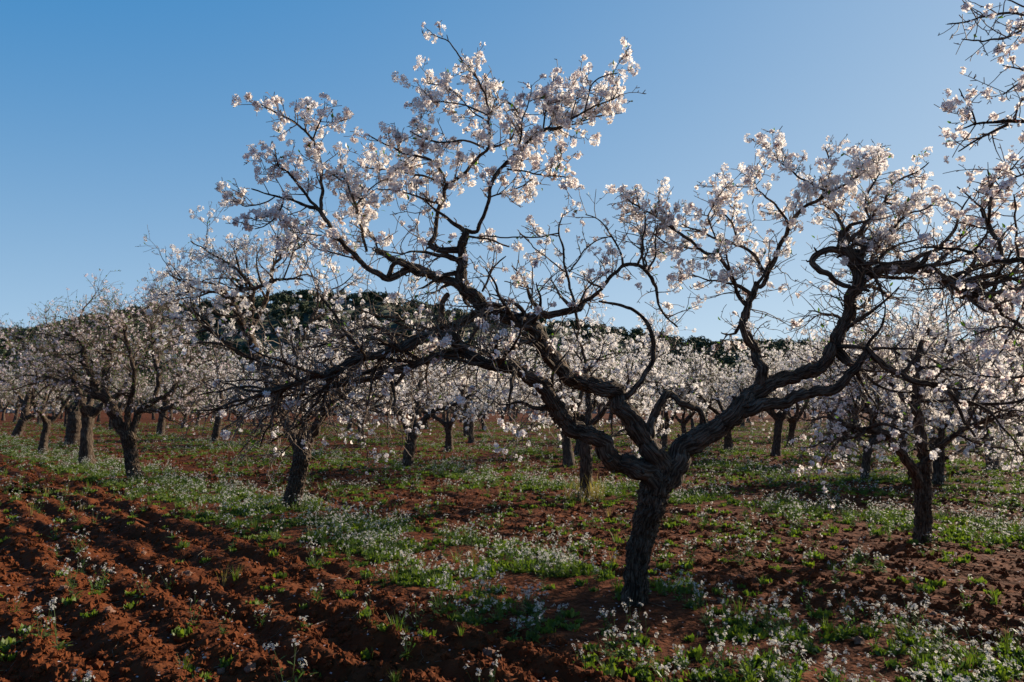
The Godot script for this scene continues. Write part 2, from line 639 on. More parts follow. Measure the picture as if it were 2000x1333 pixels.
func noise_texture(freq: float, stops: Array, side := 512, kind := FastNoiseLite.TYPE_SIMPLEX_SMOOTH, seed_ := 1, octaves := 5) -> NoiseTexture2D:
	var n := FastNoiseLite.new()
	n.noise_type = kind
	n.frequency = freq
	n.fractal_octaves = octaves
	n.seed = seed_
	var t := NoiseTexture2D.new()
	t.width = side
	t.height = side
	t.seamless = true
	t.noise = n
	if stops.size():
		var g := Gradient.new()
		g.offsets = PackedFloat32Array(stops.map(func(s): return s[0]))
		g.colors = PackedColorArray(stops.map(func(s): return s[1]))
		t.color_ramp = g
	return t

func srgb(r: float, g: float, b: float) -> Color:
	return Color(r, g, b).linear_to_srgb()

func materials() -> void:
	var soil := StandardMaterial3D.new()
	soil.albedo_texture = noise_texture(0.012, [[0.0, srgb(0.052, 0.0135, 0.0046)], [0.5, srgb(0.092, 0.0255, 0.0083)], [1.0, srgb(0.155, 0.051, 0.0185)]], 1024, FastNoiseLite.TYPE_SIMPLEX_SMOOTH, 4, 7)
	soil.uv1_triplanar = true
	soil.uv1_world_triplanar = true
	soil.uv1_scale = Vector3.ONE * 0.37
	soil.roughness = 0.95
	soil.metallic_specular = 0.2
	soil.heightmap_enabled = true
	soil.heightmap_texture = noise_texture(0.03, [], 1024, FastNoiseLite.TYPE_SIMPLEX_SMOOTH, 8, 6)
	soil.heightmap_scale = 2.5
	M.soil = soil
	var clod := StandardMaterial3D.new()
	clod.albedo_color = srgb(0.115, 0.033, 0.0115)
	clod.roughness = 0.95
	clod.metallic_specular = 0.2
	M.clod = clod
	var stone := StandardMaterial3D.new()
	stone.albedo_texture = noise_texture(0.02, [[0.0, srgb(0.11, 0.045, 0.025)], [1.0, srgb(0.27, 0.14, 0.085)]], 256)
	stone.uv1_triplanar = true
	stone.uv1_scale = Vector3.ONE * 1.3
	stone.roughness = 0.9
	M.stone = stone
	var bark := StandardMaterial3D.new()
	bark.vertex_color_use_as_albedo = true
	bark.albedo_texture = noise_texture(0.03, [[0.0, Color(0.38, 0.34, 0.32)], [0.45, Color(0.7, 0.66, 0.62)], [0.6, Color(0.9, 0.88, 0.86)], [1.0, Color(1, 1, 1)]], 512, FastNoiseLite.TYPE_SIMPLEX, 6, 5)
	bark.uv1_scale = Vector3(2.2, 0.35, 1)
	bark.roughness = 0.9
	bark.metallic_specular = 0.3
	bark.heightmap_enabled = true
	bark.heightmap_texture = noise_texture(0.035, [], 512, FastNoiseLite.TYPE_SIMPLEX, 12, 5)
	bark.heightmap_scale = 3.0
	M.bark = bark
	var twig := StandardMaterial3D.new()
	twig.vertex_color_use_as_albedo = true
	twig.roughness = 0.75
	M.twig = twig
	var bl := StandardMaterial3D.new()
	bl.vertex_color_use_as_albedo = true
	bl.roughness = 0.7
	bl.metallic_specular = 0.2
	bl.backlight_enabled = true
	bl.backlight = Color(1.0, 0.97, 0.94)
	M.blossom = bl
	var lf := StandardMaterial3D.new()
	lf.vertex_color_use_as_albedo = true
	lf.roughness = 0.55
	lf.backlight_enabled = true
	lf.backlight = Color(0.95, 1.0, 0.6)
	M.leaf = lf
	var pine := StandardMaterial3D.new()
	pine.vertex_color_use_as_albedo = true
	pine.roughness = 0.85
	M.pine = pine
	var hill := StandardMaterial3D.new()
	hill.albedo_texture = noise_texture(0.02, [[0.0, srgb(0.03, 0.045, 0.02)], [1.0, srgb(0.08, 0.085, 0.045)]], 256)
	hill.uv1_triplanar = true
	hill.uv1_world_triplanar = true
	hill.uv1_scale = Vector3.ONE * 0.03
	hill.roughness = 1.0
	M.hill = hill

# ---------------------------------------------------------------- sky

func make_sky(to_sun: Vector3) -> ImageTexture:
	var im := Image.create(512, 256, false, Image.FORMAT_RGBAF)
	for j in 256:
		var up := PI * (0.5 - (j + 0.5) / 256)
		for i in 512:
			var a := TAU * (i + 0.5) / 512
			var d := Vector3(cos(up) * sin(a), sin(up), -cos(up) * cos(a))
			var y := maxf(d.y, 0.0)
			var g := acos(clampf(d.dot(to_sun), -1, 1))
			var low := exp(-y * 3.0)             # paler towards the horizon
			var mie := exp(-g)                   # and towards the sun
			var c := Color(-0.238, -0.003, 0.385) + Color(0.64, 0.608, 0.409) * low + Color(0.555, 0.476, 0.318) * mie
			c.r = 0.5 * (c.r + 0.03 + sqrt(pow(c.r - 0.03, 2.0) + 0.001))
			c.g = maxf(c.g, 0.1)
			if d.y < 0: c = Color(0.12, 0.07, 0.05)
			c *= 0.572 * lerpf(1.0, 0.42, smoothstep(0.47, 0.95, y))   # deeper blue overhead
			c.a = 1.0
			im.set_pixel(i, j, c)
	return ImageTexture.create_from_image(im)

# ---------------------------------------------------------------- a tree of the rows behind

func row_tree(seed_: int, high: float, pink: float, bloom: float, thick: float) -> Plan:
	rng.seed = seed_
	var t := Plan.new()
	var trunk := Limb.new()
	trunk.called = "trunk"
	var p := Vector3(0, -0.08, 0)
	var dir := Vector3(rf(-0.22, 0.22), 1, rf(-0.15, 0.15)).normalized()
	var hgt := rf(1.15, 1.55)
	for k in 7:
		trunk.p.append(p)
		trunk.r.append([0.2, 0.162, 0.14, 0.132, 0.134, 0.146, 0.12][k] * rf(0.94, 1.06))
		p += dir * hgt / 6
		dir = (dir + Vector3(rf(-0.12, 0.12), 0.1, rf(-0.12, 0.12))).normalized()
	t.limbs.append(trunk)
	var fork := trunk.p[5]
	var num := rng.randi_range(3, 4)
	var turn := rf(0, TAU)
	var o := {"n": thick, "len": 0.46, "rise": 0.3, "bloom": bloom, "spurs": 17.0, "n2": 4.5, "leafy": 0.16, "spur_wood": 0.3, "levels": 1}
	if pink > 0:
		o.leafy = 0.5
	for q in num:
		var a := turn + TAU * q / num + rf(-0.35, 0.35)
		var l := Limb.new()
		l.called = "limb"
		var d := Vector3(cos(a), rf(0.75, 1.25), sin(a)).normalized()
		var at := fork - Vector3(0, 0.04, 0)
		var len := high * rf(0.5, 0.66)
		for k in 10:
			l.p.append(at)
			l.r.append(lerpf(0.1, 0.022, pow(k / 9.0, 0.7)))
			at += d * len / 9
			d = (d + rdir() * 0.3 + Vector3.UP * (0.12 if k < 5 else 0.02)).normalized()
		t.limbs.append(l)
		boughs(t, l, 11, high * 0.3, 0.55, o, fork + Vector3(0, 0.5, 0), 0.5)
		for k in 2:                            # a few that arch over and hang
			boughs(t, l, 1, high * 0.3, -0.05, o, fork, 0.7)
	return t

func _ready() -> void:
	rng.seed = 7
	# ---- camera, sky, sun, exposure
	var cam := Camera3D.new()
	cam.name = "camera"
	add_child(cam)
	cam.position = EYE
	cam.rotation = Vector3(PITCH, 0, 0)
	cam.fov = rad_to_deg(2.0 * atan(666.5 / F))
	cam.near = 0.05
	cam.far = 3000.0
	cam.current = true
	var az := deg_to_rad(55.0)
	var el := deg_to_rad(22.5)
	var to_sun := Vector3(sin(az) * cos(el), sin(el), -cos(az) * cos(el))
	var env := Environment.new()
	env.background_mode = Environment.BG_SKY
	var sky := Sky.new()
	var pano := PanoramaSkyMaterial.new()
	pano.panorama = make_sky(to_sun)
	sky.sky_material = pano
	env.sky = sky
	env.tonemap_mode = Environment.TONE_MAPPER_LINEAR
	env.tonemap_exposure = 1.75
	env.sdfgi_enabled = true
	env.ssao_enabled = true
	env.ssil_enabled = true
	var we := WorldEnvironment.new()
	we.name = "world"
	we.environment = env
	add_child(we)
	var sun := DirectionalLight3D.new()
	sun.name = "sun"
	add_child(sun)
	sun.basis = Basis.looking_at(-to_sun, Vector3.UP)
	sun.light_color = Color(1.0, 0.945, 0.85)
	sun.light_energy = 1.6
	sun.light_angular_distance = 0.5
	sun.shadow_enabled = true

	soil_noise.seed = 3
	soil_noise.frequency = 1.0
	soil_noise.fractal_octaves = 3
	clod_noise.seed = 11
	clod_noise.frequency = 1.3
	clod_noise.fractal_octaves = 3
	patch_noise.seed = 5
	patch_noise.frequency = 0.3
	patch_noise.fractal_octaves = 3
	bark_noise.seed = 21
	bark_noise.frequency = 1.0
	bark_noise.fractal_octaves = 2
	materials()
	for k in 8:
		cluster_hi.append(make_cluster(rng.randi_range(2, 7), 0.026, 0.0245, 1, 0.0, 3))
		cluster_mesh.append(cluster_hi[k].mesh(M.blossom))
	for k in 6:
		cluster_mid.append(make_cluster(6, 0.033, 0.027, 0, 0.0, 0))
	for k in 6:
		cluster_pink.append(make_cluster(4, 0.028, 0.021, 0, 0.06 + 0.07 * k, 1))
	leaf_buf = make_leaf(0.045, 0.009)

	build_ground()
	build_hill()
	build_wall()
	build_big_tree()
	build_right_edge_tree()
	build_left_trees()
	build_right_tree()
	build_shaped_trees()
	build_rows()
	build_plants()
	build_stones()
	print("triangles ", Buf.total)

func build_ground() -> void:
	var b := Buf.new()
	grid(b, -8.5, 9.5, 2.0, 14.0, 0.045, Rect2(0, 0, 0, 0), 0.0, true)
	grid(b, -24.0, 24.0, 13.9, 35.95, 0.15, Rect2(0, 0, 0, 0), 0.012, true)
	grid(b, -120.0, 130.0, -30.0, 240.0, 1.8, Rect2(-22, 16.0, 44, 17.5), 0.05, false)
	grid(b, -1500.0, 1500.0, -300.0, 1500.0, 50.0, Rect2(-90, -10, 180, 220), 0.3, false)
	# the coarse sheet runs under the fine near patch, well below its furrows
	for k in b.v.size():
		var q := b.v[k]
		if k > (401 * 268) and q.x > -8.0 and q.x < 8.7 and -q.z > 2.5 and -q.z < 13.0 and b.v[k].y > -0.2:
			b.v[k].y = -0.25
	sheet("ground", b.mesh(M.soil), "red ploughed earth of the orchard, in low furrows", "structure")

func build_hill() -> void:
	# a wooded ridge behind the orchard; its crest is higher to the left
	var crest := func(x: float) -> float:
		var px := x / 330.0 * F + 1000.0
		var h := lerpf(165, 215, smoothstep(0, 320, px))
		h = lerpf(h, 238, smoothstep(250, 620, px))
		h = lerpf(h, 190, smoothstep(690, 1010, px))
		h = lerpf(h, 142, smoothstep(1000, 1450, px))
		return h * 330.0 / F
	var b := Buf.new()
	var nx := 90
	var nd := 26
	for j in nd + 1:
		for i in nx + 1:
			var x := -560.0 + 1120.0 * i / nx
			var t := float(j) / nd
			var d := 210.0 + 280.0 * t
			var top: float = crest.call(x * 330.0 / maxf(d, 250.0)) - 6.0
			var prof := smoothstep(0.0, 0.43, t) * (1.0 - 0.6 * smoothstep(0.43, 1.0, t))
			b.v.append(Vector3(x, -1.0 + top * prof + 2.0 * soil_noise.get_noise_2d(x * 0.02, d * 0.02), -d))
			b.n.append(Vector3.UP)
			b.c.append(Color.WHITE)
			b.uv.append(Vector2(x, d))
	for j in nd:
		for i in nx:
			var a := j * (nx + 1) + i
			var c := a + nx + 1
			b.i.append(a); b.i.append(c); b.i.append(a + 1)
			b.i.append(a + 1); b.i.append(c); b.i.append(c + 1)
	sheet("hill", b.mesh(M.hill), "long dark wooded hill behind the orchard", "structure")
	rng.seed = 99
	var kinds: Array[ArrayMesh] = []
	for k in 4:
		var t := Buf.new()
		for q in 9:                            # rounded lobes of foliage made of many small faces
			var lobe := rdir() * Vector3(1.5, 0.9, 1.5) + Vector3(0, 2.6 + rf(-0.4, 0.9), 0)
			var rad := rf(0.8, 1.4)
			for w in 26:
				var o := rdir()
				var at := lobe + o * rad * rf(0.75, 1.05)
				var e := o.cross(rdir()).normalized() * rf(0.25, 0.5)
				var f := (o + rdir() * 0.6).cross(e).normalized() * rf(0.25, 0.5)
				var g := Color(0.026, 0.042, 0.016).lerp(Color(0.08, 0.095, 0.032), rng.randf() * rng.randf())
				t.tri(at - e, at + f, at + e, g)
				t.tri(at - e * 0.8, at - f, at + e, g)
		tube(t, PackedVector3Array([Vector3(0, -0.5, 0), Vector3(0.1, 1.2, 0), Vector3(0, 2.6, 0)]), PackedFloat32Array([0.2, 0.16, 0.08]), 5)
		kinds.append(t.mesh(M.pine))
	var spots := [[], [], [], []]
	for q in 5200:
		var x := rf(-470, 400)
		var t := pow(rng.randf(), 0.8) * 0.55
		var d := 210.0 + 280.0 * t
		var top: float = crest.call(x * 330.0 / maxf(d, 250.0)) - 6.0
		var prof := smoothstep(0.0, 0.43, t) * (1.0 - 0.6 * smoothstep(0.43, 1.0, t))
		var s := rf(0.4, 1.2)
		spots[q % 4].append(Transform3D(Basis(Vector3.UP, rf(0, TAU)).scaled(Vector3(s * 1.1, s, s * 1.1)), Vector3(x, -1.4 + top * prof, -d)))
	for k in 4:
		scattered("hillside_forest", kinds[k], spots[k], "dark pines and scrub covering the hill")

func build_wall() -> void:
	rng.seed = 41
	var w := thing("dry_stone_wall", "low pale dry stone wall along the far left edge of the field", "wall", Vector3(-40, 0, -128))
	var mats := StandardMaterial3D.new()
	mats.albedo_color = srgb(0.42, 0.3, 0.24)
	mats.roughness = 0.95
	var b := Buf.new()
	var kinds: Array[Buf] = []
	for k in 4: kinds.append(make_stone(60 + k, 0.7))
	for q in 420:
		var s := rf(0.26, 0.45)
		var at := Vector3(rf(-75, 62), rf(0.0, 0.95), rf(-0.25, 0.25))
		b.add(kinds[q % 4], Transform3D(Basis(Vector3.UP, rf(0, TAU)).scaled(Vector3(s * 1.5, s, s)), at))
	part("stones", b.mesh(mats), w, true)

# ---------------------------------------------------------------- the big tree in front

func build_big_tree() -> void:
	rng.seed = 12
	var t := Plan.new()
	var f := foot(1240, 1192)
	traced(t, "trunk", "1238,1222,46 1239,1205,38 1240,1188,33 1241,1150,28 1243,1100,26 1254,1050,27 1269,1000,29 1281,960,34 1288,935,36 1294,912,30 1298,898,18", 0.0, -f.z)
	# main limbs
	var l1 := traced(t, "limb", "1284,945,30 1262,925,27 1229,912,23 1199,890,22 1172,862,20 1136,847,20 1109,832,19 1095,812,19 1074,776,18 1054,750,18 1031,733,17 998,720,15 965,710,14 932,700,12 905,687,11", -0.35)
	var l2 := traced(t, "limb", "1294,940,27 1284,895,25 1256,856,23 1235,826,22 1220,802,20 1205,775,20 1181,757,19 1130,739,18 1108,733,18 1084,710,18 1064,677,17 1044,644,16 1024,631,15 985,615,15 945,605,15 932,585,16 906,559,14 902,532,12 904,496,11 907,473,10 909,452,8", -0.1)
	var l3 := traced(t, "limb", "1300,945,28 1320,904,26 1333,879,25 1358,862,24 1391,847,23 1418,826,23 1439,802,22 1466,769,20 1500,748,17 1524,744,16 1573,731,15 1605,714,14 1632,668,14 1654,623,14 1668,573,14 1672,537,15 1658,497,15 1650,470,12 1648,455,8", 0.35)
	traced(t, "limb", "1440,805,16 1488,794,14 1542,780,13 1596,762,12 1641,753,11 1668,726,10 1686,695,8 1696,672,5 1720,640,3 1730,600,2", -0.15)
	var up := traced(t, "limb", "1485,752,14 1488,731,12 1479,690,11 1456,663,11 1450,632,10 1461,600,9 1472,573,8 1476,552,4", 0.2)
	var r_arm := traced(t, "limb", "1672,537,13 1717,530,13 1785,522,12 1830,542,12 1875,573,11 1942,605,8 1980,622,4", -0.2)
	traced(t, "limb", "1268,870,10 1270,829,10 1280,802,9 1295,776,9 1308,771,9 1328,783,8 1355,796,8 1372,812,8 1374,838,9", 0.1)
	var up_left := traced(t, "limb", "908,558,11 882,552,10 840,535,10 800,519,9 768,508,8 734,490,6", 0.15)
	var arm := traced(t, "limb", "850,538,8 800,530,8 758,541,8 740,535,7 701,511,6.5 668,472,6 635,430,5.5 617,410,5 578,393,3.5 536,384,2.6 491,369,1.6", -0.35)
	var low_a := traced(t, "limb", "908,684,11 886,660,11 866,657,11 840,657,11 794,676,10 755,691,10 701,703,9 650,727,8 590,745,7 539,760,6 505,776,4", -0.4)
	var low_b := traced(t, "limb", "908,688,10 866,697,10 840,703,9 785,718,9 737,733,8 695,745,7 620,757,5 560,790,3", 0.15)
	var mid_left := traced(t, "limb", "945,606,11 909,628,11 872,640,9 830,650,7 776,679,6", 0.2)
	var mid_right := traced(t, "limb", "1000,617,11 1071,616,9 1113,606,8 1140,592,6.5 1163,575,5 1196,537,4.5 1220,521,5 1246,517,5 1263,534,5 1279,554,4.5 1286,577,4 1296,610,3 1325,640,2", 0.25)
	traced(t, "branch", "776,679,6 758,649,6 740,640,6 695,643,5 650,667,4 608,679,3", -0.1)
	traced(t, "branch", "866,636,6 864,600,7 874,575,7", 0.0)
	traced(t, "branch", "1222,778,8 1241,760,7 1262,732,7 1277,690,7 1272,650,6 1258,620,5 1215,598,4 1170,590,3", 0.1)
	traced(t, "branch", "758,541,6 773,514,6 800,524,6", 0.0)
	traced(t, "branch", "1660,497,8 1618,488,8 1587,510,8 1614,533,7 1650,555,6 1700,570,4", -0.25)
	var r_low := traced(t, "branch", "1692,680,9 1720,708,8 1780,742,8 1838,760,7 1870,783,6 1905,790,5 1960,790,4 2010,776,3", -0.35)
	traced(t, "branch", "1865,785,5 1885,820,4 1905,855,3", -0.1)
	var blooms: Array[Limb] = []
	for spec in [
		"899,489,9 843,482,8 850,456,6 859,410,5.5 871,367,5.5 882,357,5.3 909,334,5 939,304,4.5 955,286,4 953,241,3.4 953,202,3 932,156,2.8 908,128,2.4;0.3",
		"945,288,3.4 909,276,3 850,276,2.4 800,258,1.6;-0.3",
		"950,290,3.4 985,280,3 1010,250,3 1014,228,3 998,205,3 965,192,2.4;0.3",
		"914,452,6 932,453,5.6 945,425,5.2 952,397,5 965,350,5 985,324,4.8 1014,294,4.6 1038,271,4.4 1064,251,4 1097,245,3.4 1143,215,2.6 1196,195,2 1212,185,1.4;-0.3",
		"1143,215,2.4 1156,166,2 1183,149,1.8 1205,142,1.4;0.1",
		"1061,250,3 1071,192,2.4 1084,150,1.6;-0.1",
		"1051,265,2.6 1080,238,2.2 1117,169,1.6;0.25",
		"990,330,2.6 1050,340,2.2 1112,347,1.5;-0.2",
		"958,385,2.6 1011,367,2.2 1040,350,1.6;0.2",
		"1074,255,2.6 1113,245,2.2 1163,228,1.8 1215,222,1.2;0.3",
		"871,360,4 850,317,3.6 800,304,3 770,290,2.4 719,264,1.5;-0.25",
		"871,365,3.6 830,345,3.2 780,335,2.6 740,330,2 700,322,1.4;0.3",
		"862,400,3.4 820,385,2.8 775,372,2.2 735,368,1.5;-0.35",
		"955,240,2.4 920,215,2 880,175,1.8 828,160,1.4;0.25",
		"953,225,2.4 905,205,2 850,200,1.6 815,205,1.2;-0.2",
		"1014,294,2.6 1020,240,2.2 1035,195,1.6 1037,165,1.2;-0.3",
		"626,414,4.6 608,393,4.2 584,363,4 560,336,3.4 545,327,2.6 539,303,1.5;-0.2",
		"626,414,5 629,339,4.4 620,306,4.2 605,267,3.6 590,249,3 557,228,2.4 500,198,1.4;0.2",
		"612,270,2.8 635,208,1.6;-0.1",
		"629,321,2.8 656,348,2.2 690,362,1.4;0.2",
		"716,492,4 711,472,4 695,405,3.6 674,357,2.6 655,338,1.4;-0.25",
		"695,402,2.8 725,366,2 752,350,1.4;0.1",
		"554,390,2.8 545,414,2.6 524,438,2 497,447,1.3;-0.15",
		"536,385,2 512,399,2 473,402,1.7 458,386,1.3;0.1",
		"668,472,2.8 626,460,2.2 572,454,1.4;-0.25",
		"690,505,2.6 620,484,2 572,457,1.4;0.2",
		"740,492,3 725,455,2.6 700,420,2 690,385,1.4;0.3",
	]:
		var w: PackedStringArray = spec.split(";")
		blooms.append(traced(t, "branch", w[0], float(w[1])))
	var thick: Array[Limb] = []
	for spec in [
		"1472,576,6 1438,555,5 1411,510,5 1371,488,4.4 1321,452,4 1281,425,3 1227,393,2.2 1216,376,1.4;-0.2",
		"1476,560,6 1492,555,6 1515,501,6 1542,447,5.4 1560,416,5 1623,375,4 1672,348,2.6 1690,318,1.5;0.1",
		"1497,537,5 1474,498,4.6 1444,481,4 1398,465,3.2 1358,448,2.4 1332,438,1.5;0.25",
		"1546,445,4 1513,399,3 1480,372,2.4 1470,336,1.4;-0.2",
		"1600,390,3 1619,352,2.6 1620,310,2 1613,288,1.3;0.1",
		"1620,378,3 1563,346,2.6 1530,323,2 1500,290,1.4;-0.3",
		"1444,481,3 1430,440,2.6 1405,400,2 1392,362,1.4;0.1",
		"1398,465,2.6 1385,420,2 1420,362,1.4;-0.2",
		"1321,452,2.6 1300,420,2.2 1283,380,1.4;0.15",
		"1371,488,2.8 1310,478,2.2 1262,450,1.5;0.25",
		"1440,556,3 1390,548,2.4 1330,535,1.6;-0.2",
		"1660,470,6 1700,430,5 1728,395,4 1745,360,3 1790,335,2.2 1815,318,1.4;0.2",
		"1728,395,3 1760,400,2.6 1800,372,1.6;-0.1",
		"1672,348,2.6 1700,330,2 1708,300,1.3;0.15",
		"1662,470,5 1640,430,4 1625,400,3;0.25",
		"1700,430,3.4 1690,390,2.8 1720,340,1.5;-0.2",
		"1670,475,4 1705,485,4 1735,470,3.6 1760,430,3 1822,400,1.6;-0.15",
	]:
		var w: PackedStringArray = spec.split(";")
		thick.append(traced(t, "branch", w[0], float(w[1])))
	var shoots: Array[Limb] = []
	for spec in [
		"1132,644,4 1120,592,4 1107,535,3.4 1100,486,3 1090,450,2.4 1100,418,1.4;-0.1",
		"1112,532,2.6 1153,479,2.2 1187,465,1.4;0.1",
		"1104,532,2.4 1077,509,2 1031,473,1.7 1011,450,1.3;0.1",
		"1090,456,2.2 1044,463,2 985,463,2 925,463,2.4;0.1",
		"1038,604,2.6 1040,560,2.2 1041,500,1.4;0.1",
		"1040,565,2.2 1010,556,2 984,550,1.4;-0.1",
		"1130,598,3 1150,560,2.4 1190,530,1.6;-0.1",
		"908,128,2.6 890,100,2.2 876,82,1.8 846,68,1.3;0.05",
		"876,82,1.8 872,68,1.2;0.0",
		"1196,195,2 1205,180,1.6 1210,172,1.2;0.0",
		"912,462,3.2 950,468,3 975,475,2.6 996,482,2.2;0.2",
		"942,570,3 962,526,3 975,510,2.4 988,500,1.5;0.05",
	]:
		var w: PackedStringArray = spec.split(";")
		shoots.append(traced(t, "branch", w[0], float(w[1])))
	var crown := {"n": 23.0, "len": 0.2, "rise": 0.14, "bloom": 0.44, "spurs": 28.0, "n2": 7.0, "spur_wood": 0.8, "leafy": 0.06, "levels": 1, "from": 0.12}
	for l in blooms: twigs_on(t, l, crown)
	var dense := crown.duplicate()
	dense.n = 25.0
	dense.bloom = 0.44
	dense.rise = 0.2
	for l in thick: twigs_on(t, l, dense)
	var light := crown.duplicate()
	light.n = 7.0
	light.len = 0.17
	light.bloom = 0.36
	for l in shoots: twigs_on(t, l, light)
	# the bare tangle that hangs along the low limbs
	var tangle := {"n": 12.0, "len": 0.42, "rise": -0.15, "bloom": 0.08, "spurs": 9.0, "n2": 5.0, "leafy": 0.01, "bend": 0.42, "levels": 1, "from": 0.05}
	for l in [low_a, low_b]: twigs_on(t, l, tangle)
	for l in [low_a, low_b]: boughs(t, l, 20, 0.66, -0.06, {"n": 14.0, "len": 0.32, "rise": -0.05, "bloom": 0.06, "spurs": 10.0, "n2": 4.0, "bend": 0.4}, f + Vector3(0, 1.9, 0), 0.25)
	boughs(t, mid_left, 8, 0.6, -0.1, tangle, f + Vector3(0, 2.4, 0))
	var mixed := {"n": 9.0, "len": 0.4, "rise": -0.1, "bloom": 0.18, "spurs": 12.0, "n2": 4.0, "bend": 0.4, "levels": 1, "from": 0.2}
	twigs_on(t, r_arm, tangle)
	var head := tangle.duplicate()
	head.from = 0.66
	head.n = 12.0
	head.rise = 0.0
	twigs_on(t, l3, head)
	var bright := mixed.duplicate()
	bright.bloom = 0.42
	bright.rise = 0.15
	bright.n = 13.0
	bright.len = 0.26
	twigs_on(t, mid_right, bright)
	bright.bloom = 0.3
	boughs(t, mid_right, 9, 0.5, 0.15, bright, f + Vector3(0, 2.0, 0), 0.1, 0.8)
	twigs_on(t, up_left, mixed)
	twigs_on(t, arm, {"n": 5.0, "len": 0.28, "rise": 0.2, "bloom": 0.4, "spurs": 18.0, "n2": 4.0, "from": 0.35})
	boughs(t, l3, 24, 0.75, -0.02, {"n": 15.0, "len": 0.34, "rise": -0.1, "bloom": 0.1, "spurs": 10.0, "n2": 4.0, "bend": 0.4}, f + Vector3(1.4, 2.0, 0), 0.62)
	boughs(t, r_arm, 22, 0.75, -0.02, {"n": 15.0, "len": 0.34, "rise": -0.1, "bloom": 0.13, "spurs": 10.0, "n2": 4.0, "bend": 0.4}, f + Vector3(1.4, 2.0, 0), 0.1)
	boughs(t, r_low, 6, 0.6, -0.2, mixed, f + Vector3(1.4, 2.0, 0), 0.1)
	twigs_on(t, up, mixed)
	var fine := mixed.duplicate()
	fine.n = 13.0
	fine.bloom = 0.14
	boughs(t, l1, 11, 0.5, -0.02, fine, f + Vector3(0, 1.2, 0), 0.55)
	boughs(t, l2, 15, 0.5, 0.12, fine, f + Vector3(0, 1.5, 0), 0.4)
	boughs(t, up, 4, 0.5, 0.1, fine, f + Vector3(0.8, 2.0, 0), 0.3)
	var root := thing("almond_tree", "large gnarled almond tree with forked trunk and long left limb, nearest the viewer", "tree", f)
	plant_tree(t, root, true, 300, cluster_hi)
	# grey-green lichen on the bare upper wood
	var b := Buf.new()
	for l in [l2, mid_left, up_left]:
		for q in 420:
			var k := rng.randi_range(int(l.p.size() * (0.66 if l == l2 else 0.0)), l.p.size() - 1)
			var d := rdir()
			var at: Vector3 = l.p[k] + d * l.r[k] * 0.98
			for w in 3:
				var e := rdir() * rf(0.004, 0.011)
				var g := Color(0.10, 0.10, 0.05).lerp(Color(0.24, 0.24, 0.17), rng.randf())
				b.tri(at - e * 0.6, at + e * 0.6, at + (d + rdir() * 0.7) * rf(0.008, 0.02), g)
	part("lichen", b.mesh(M.twig), root, true)

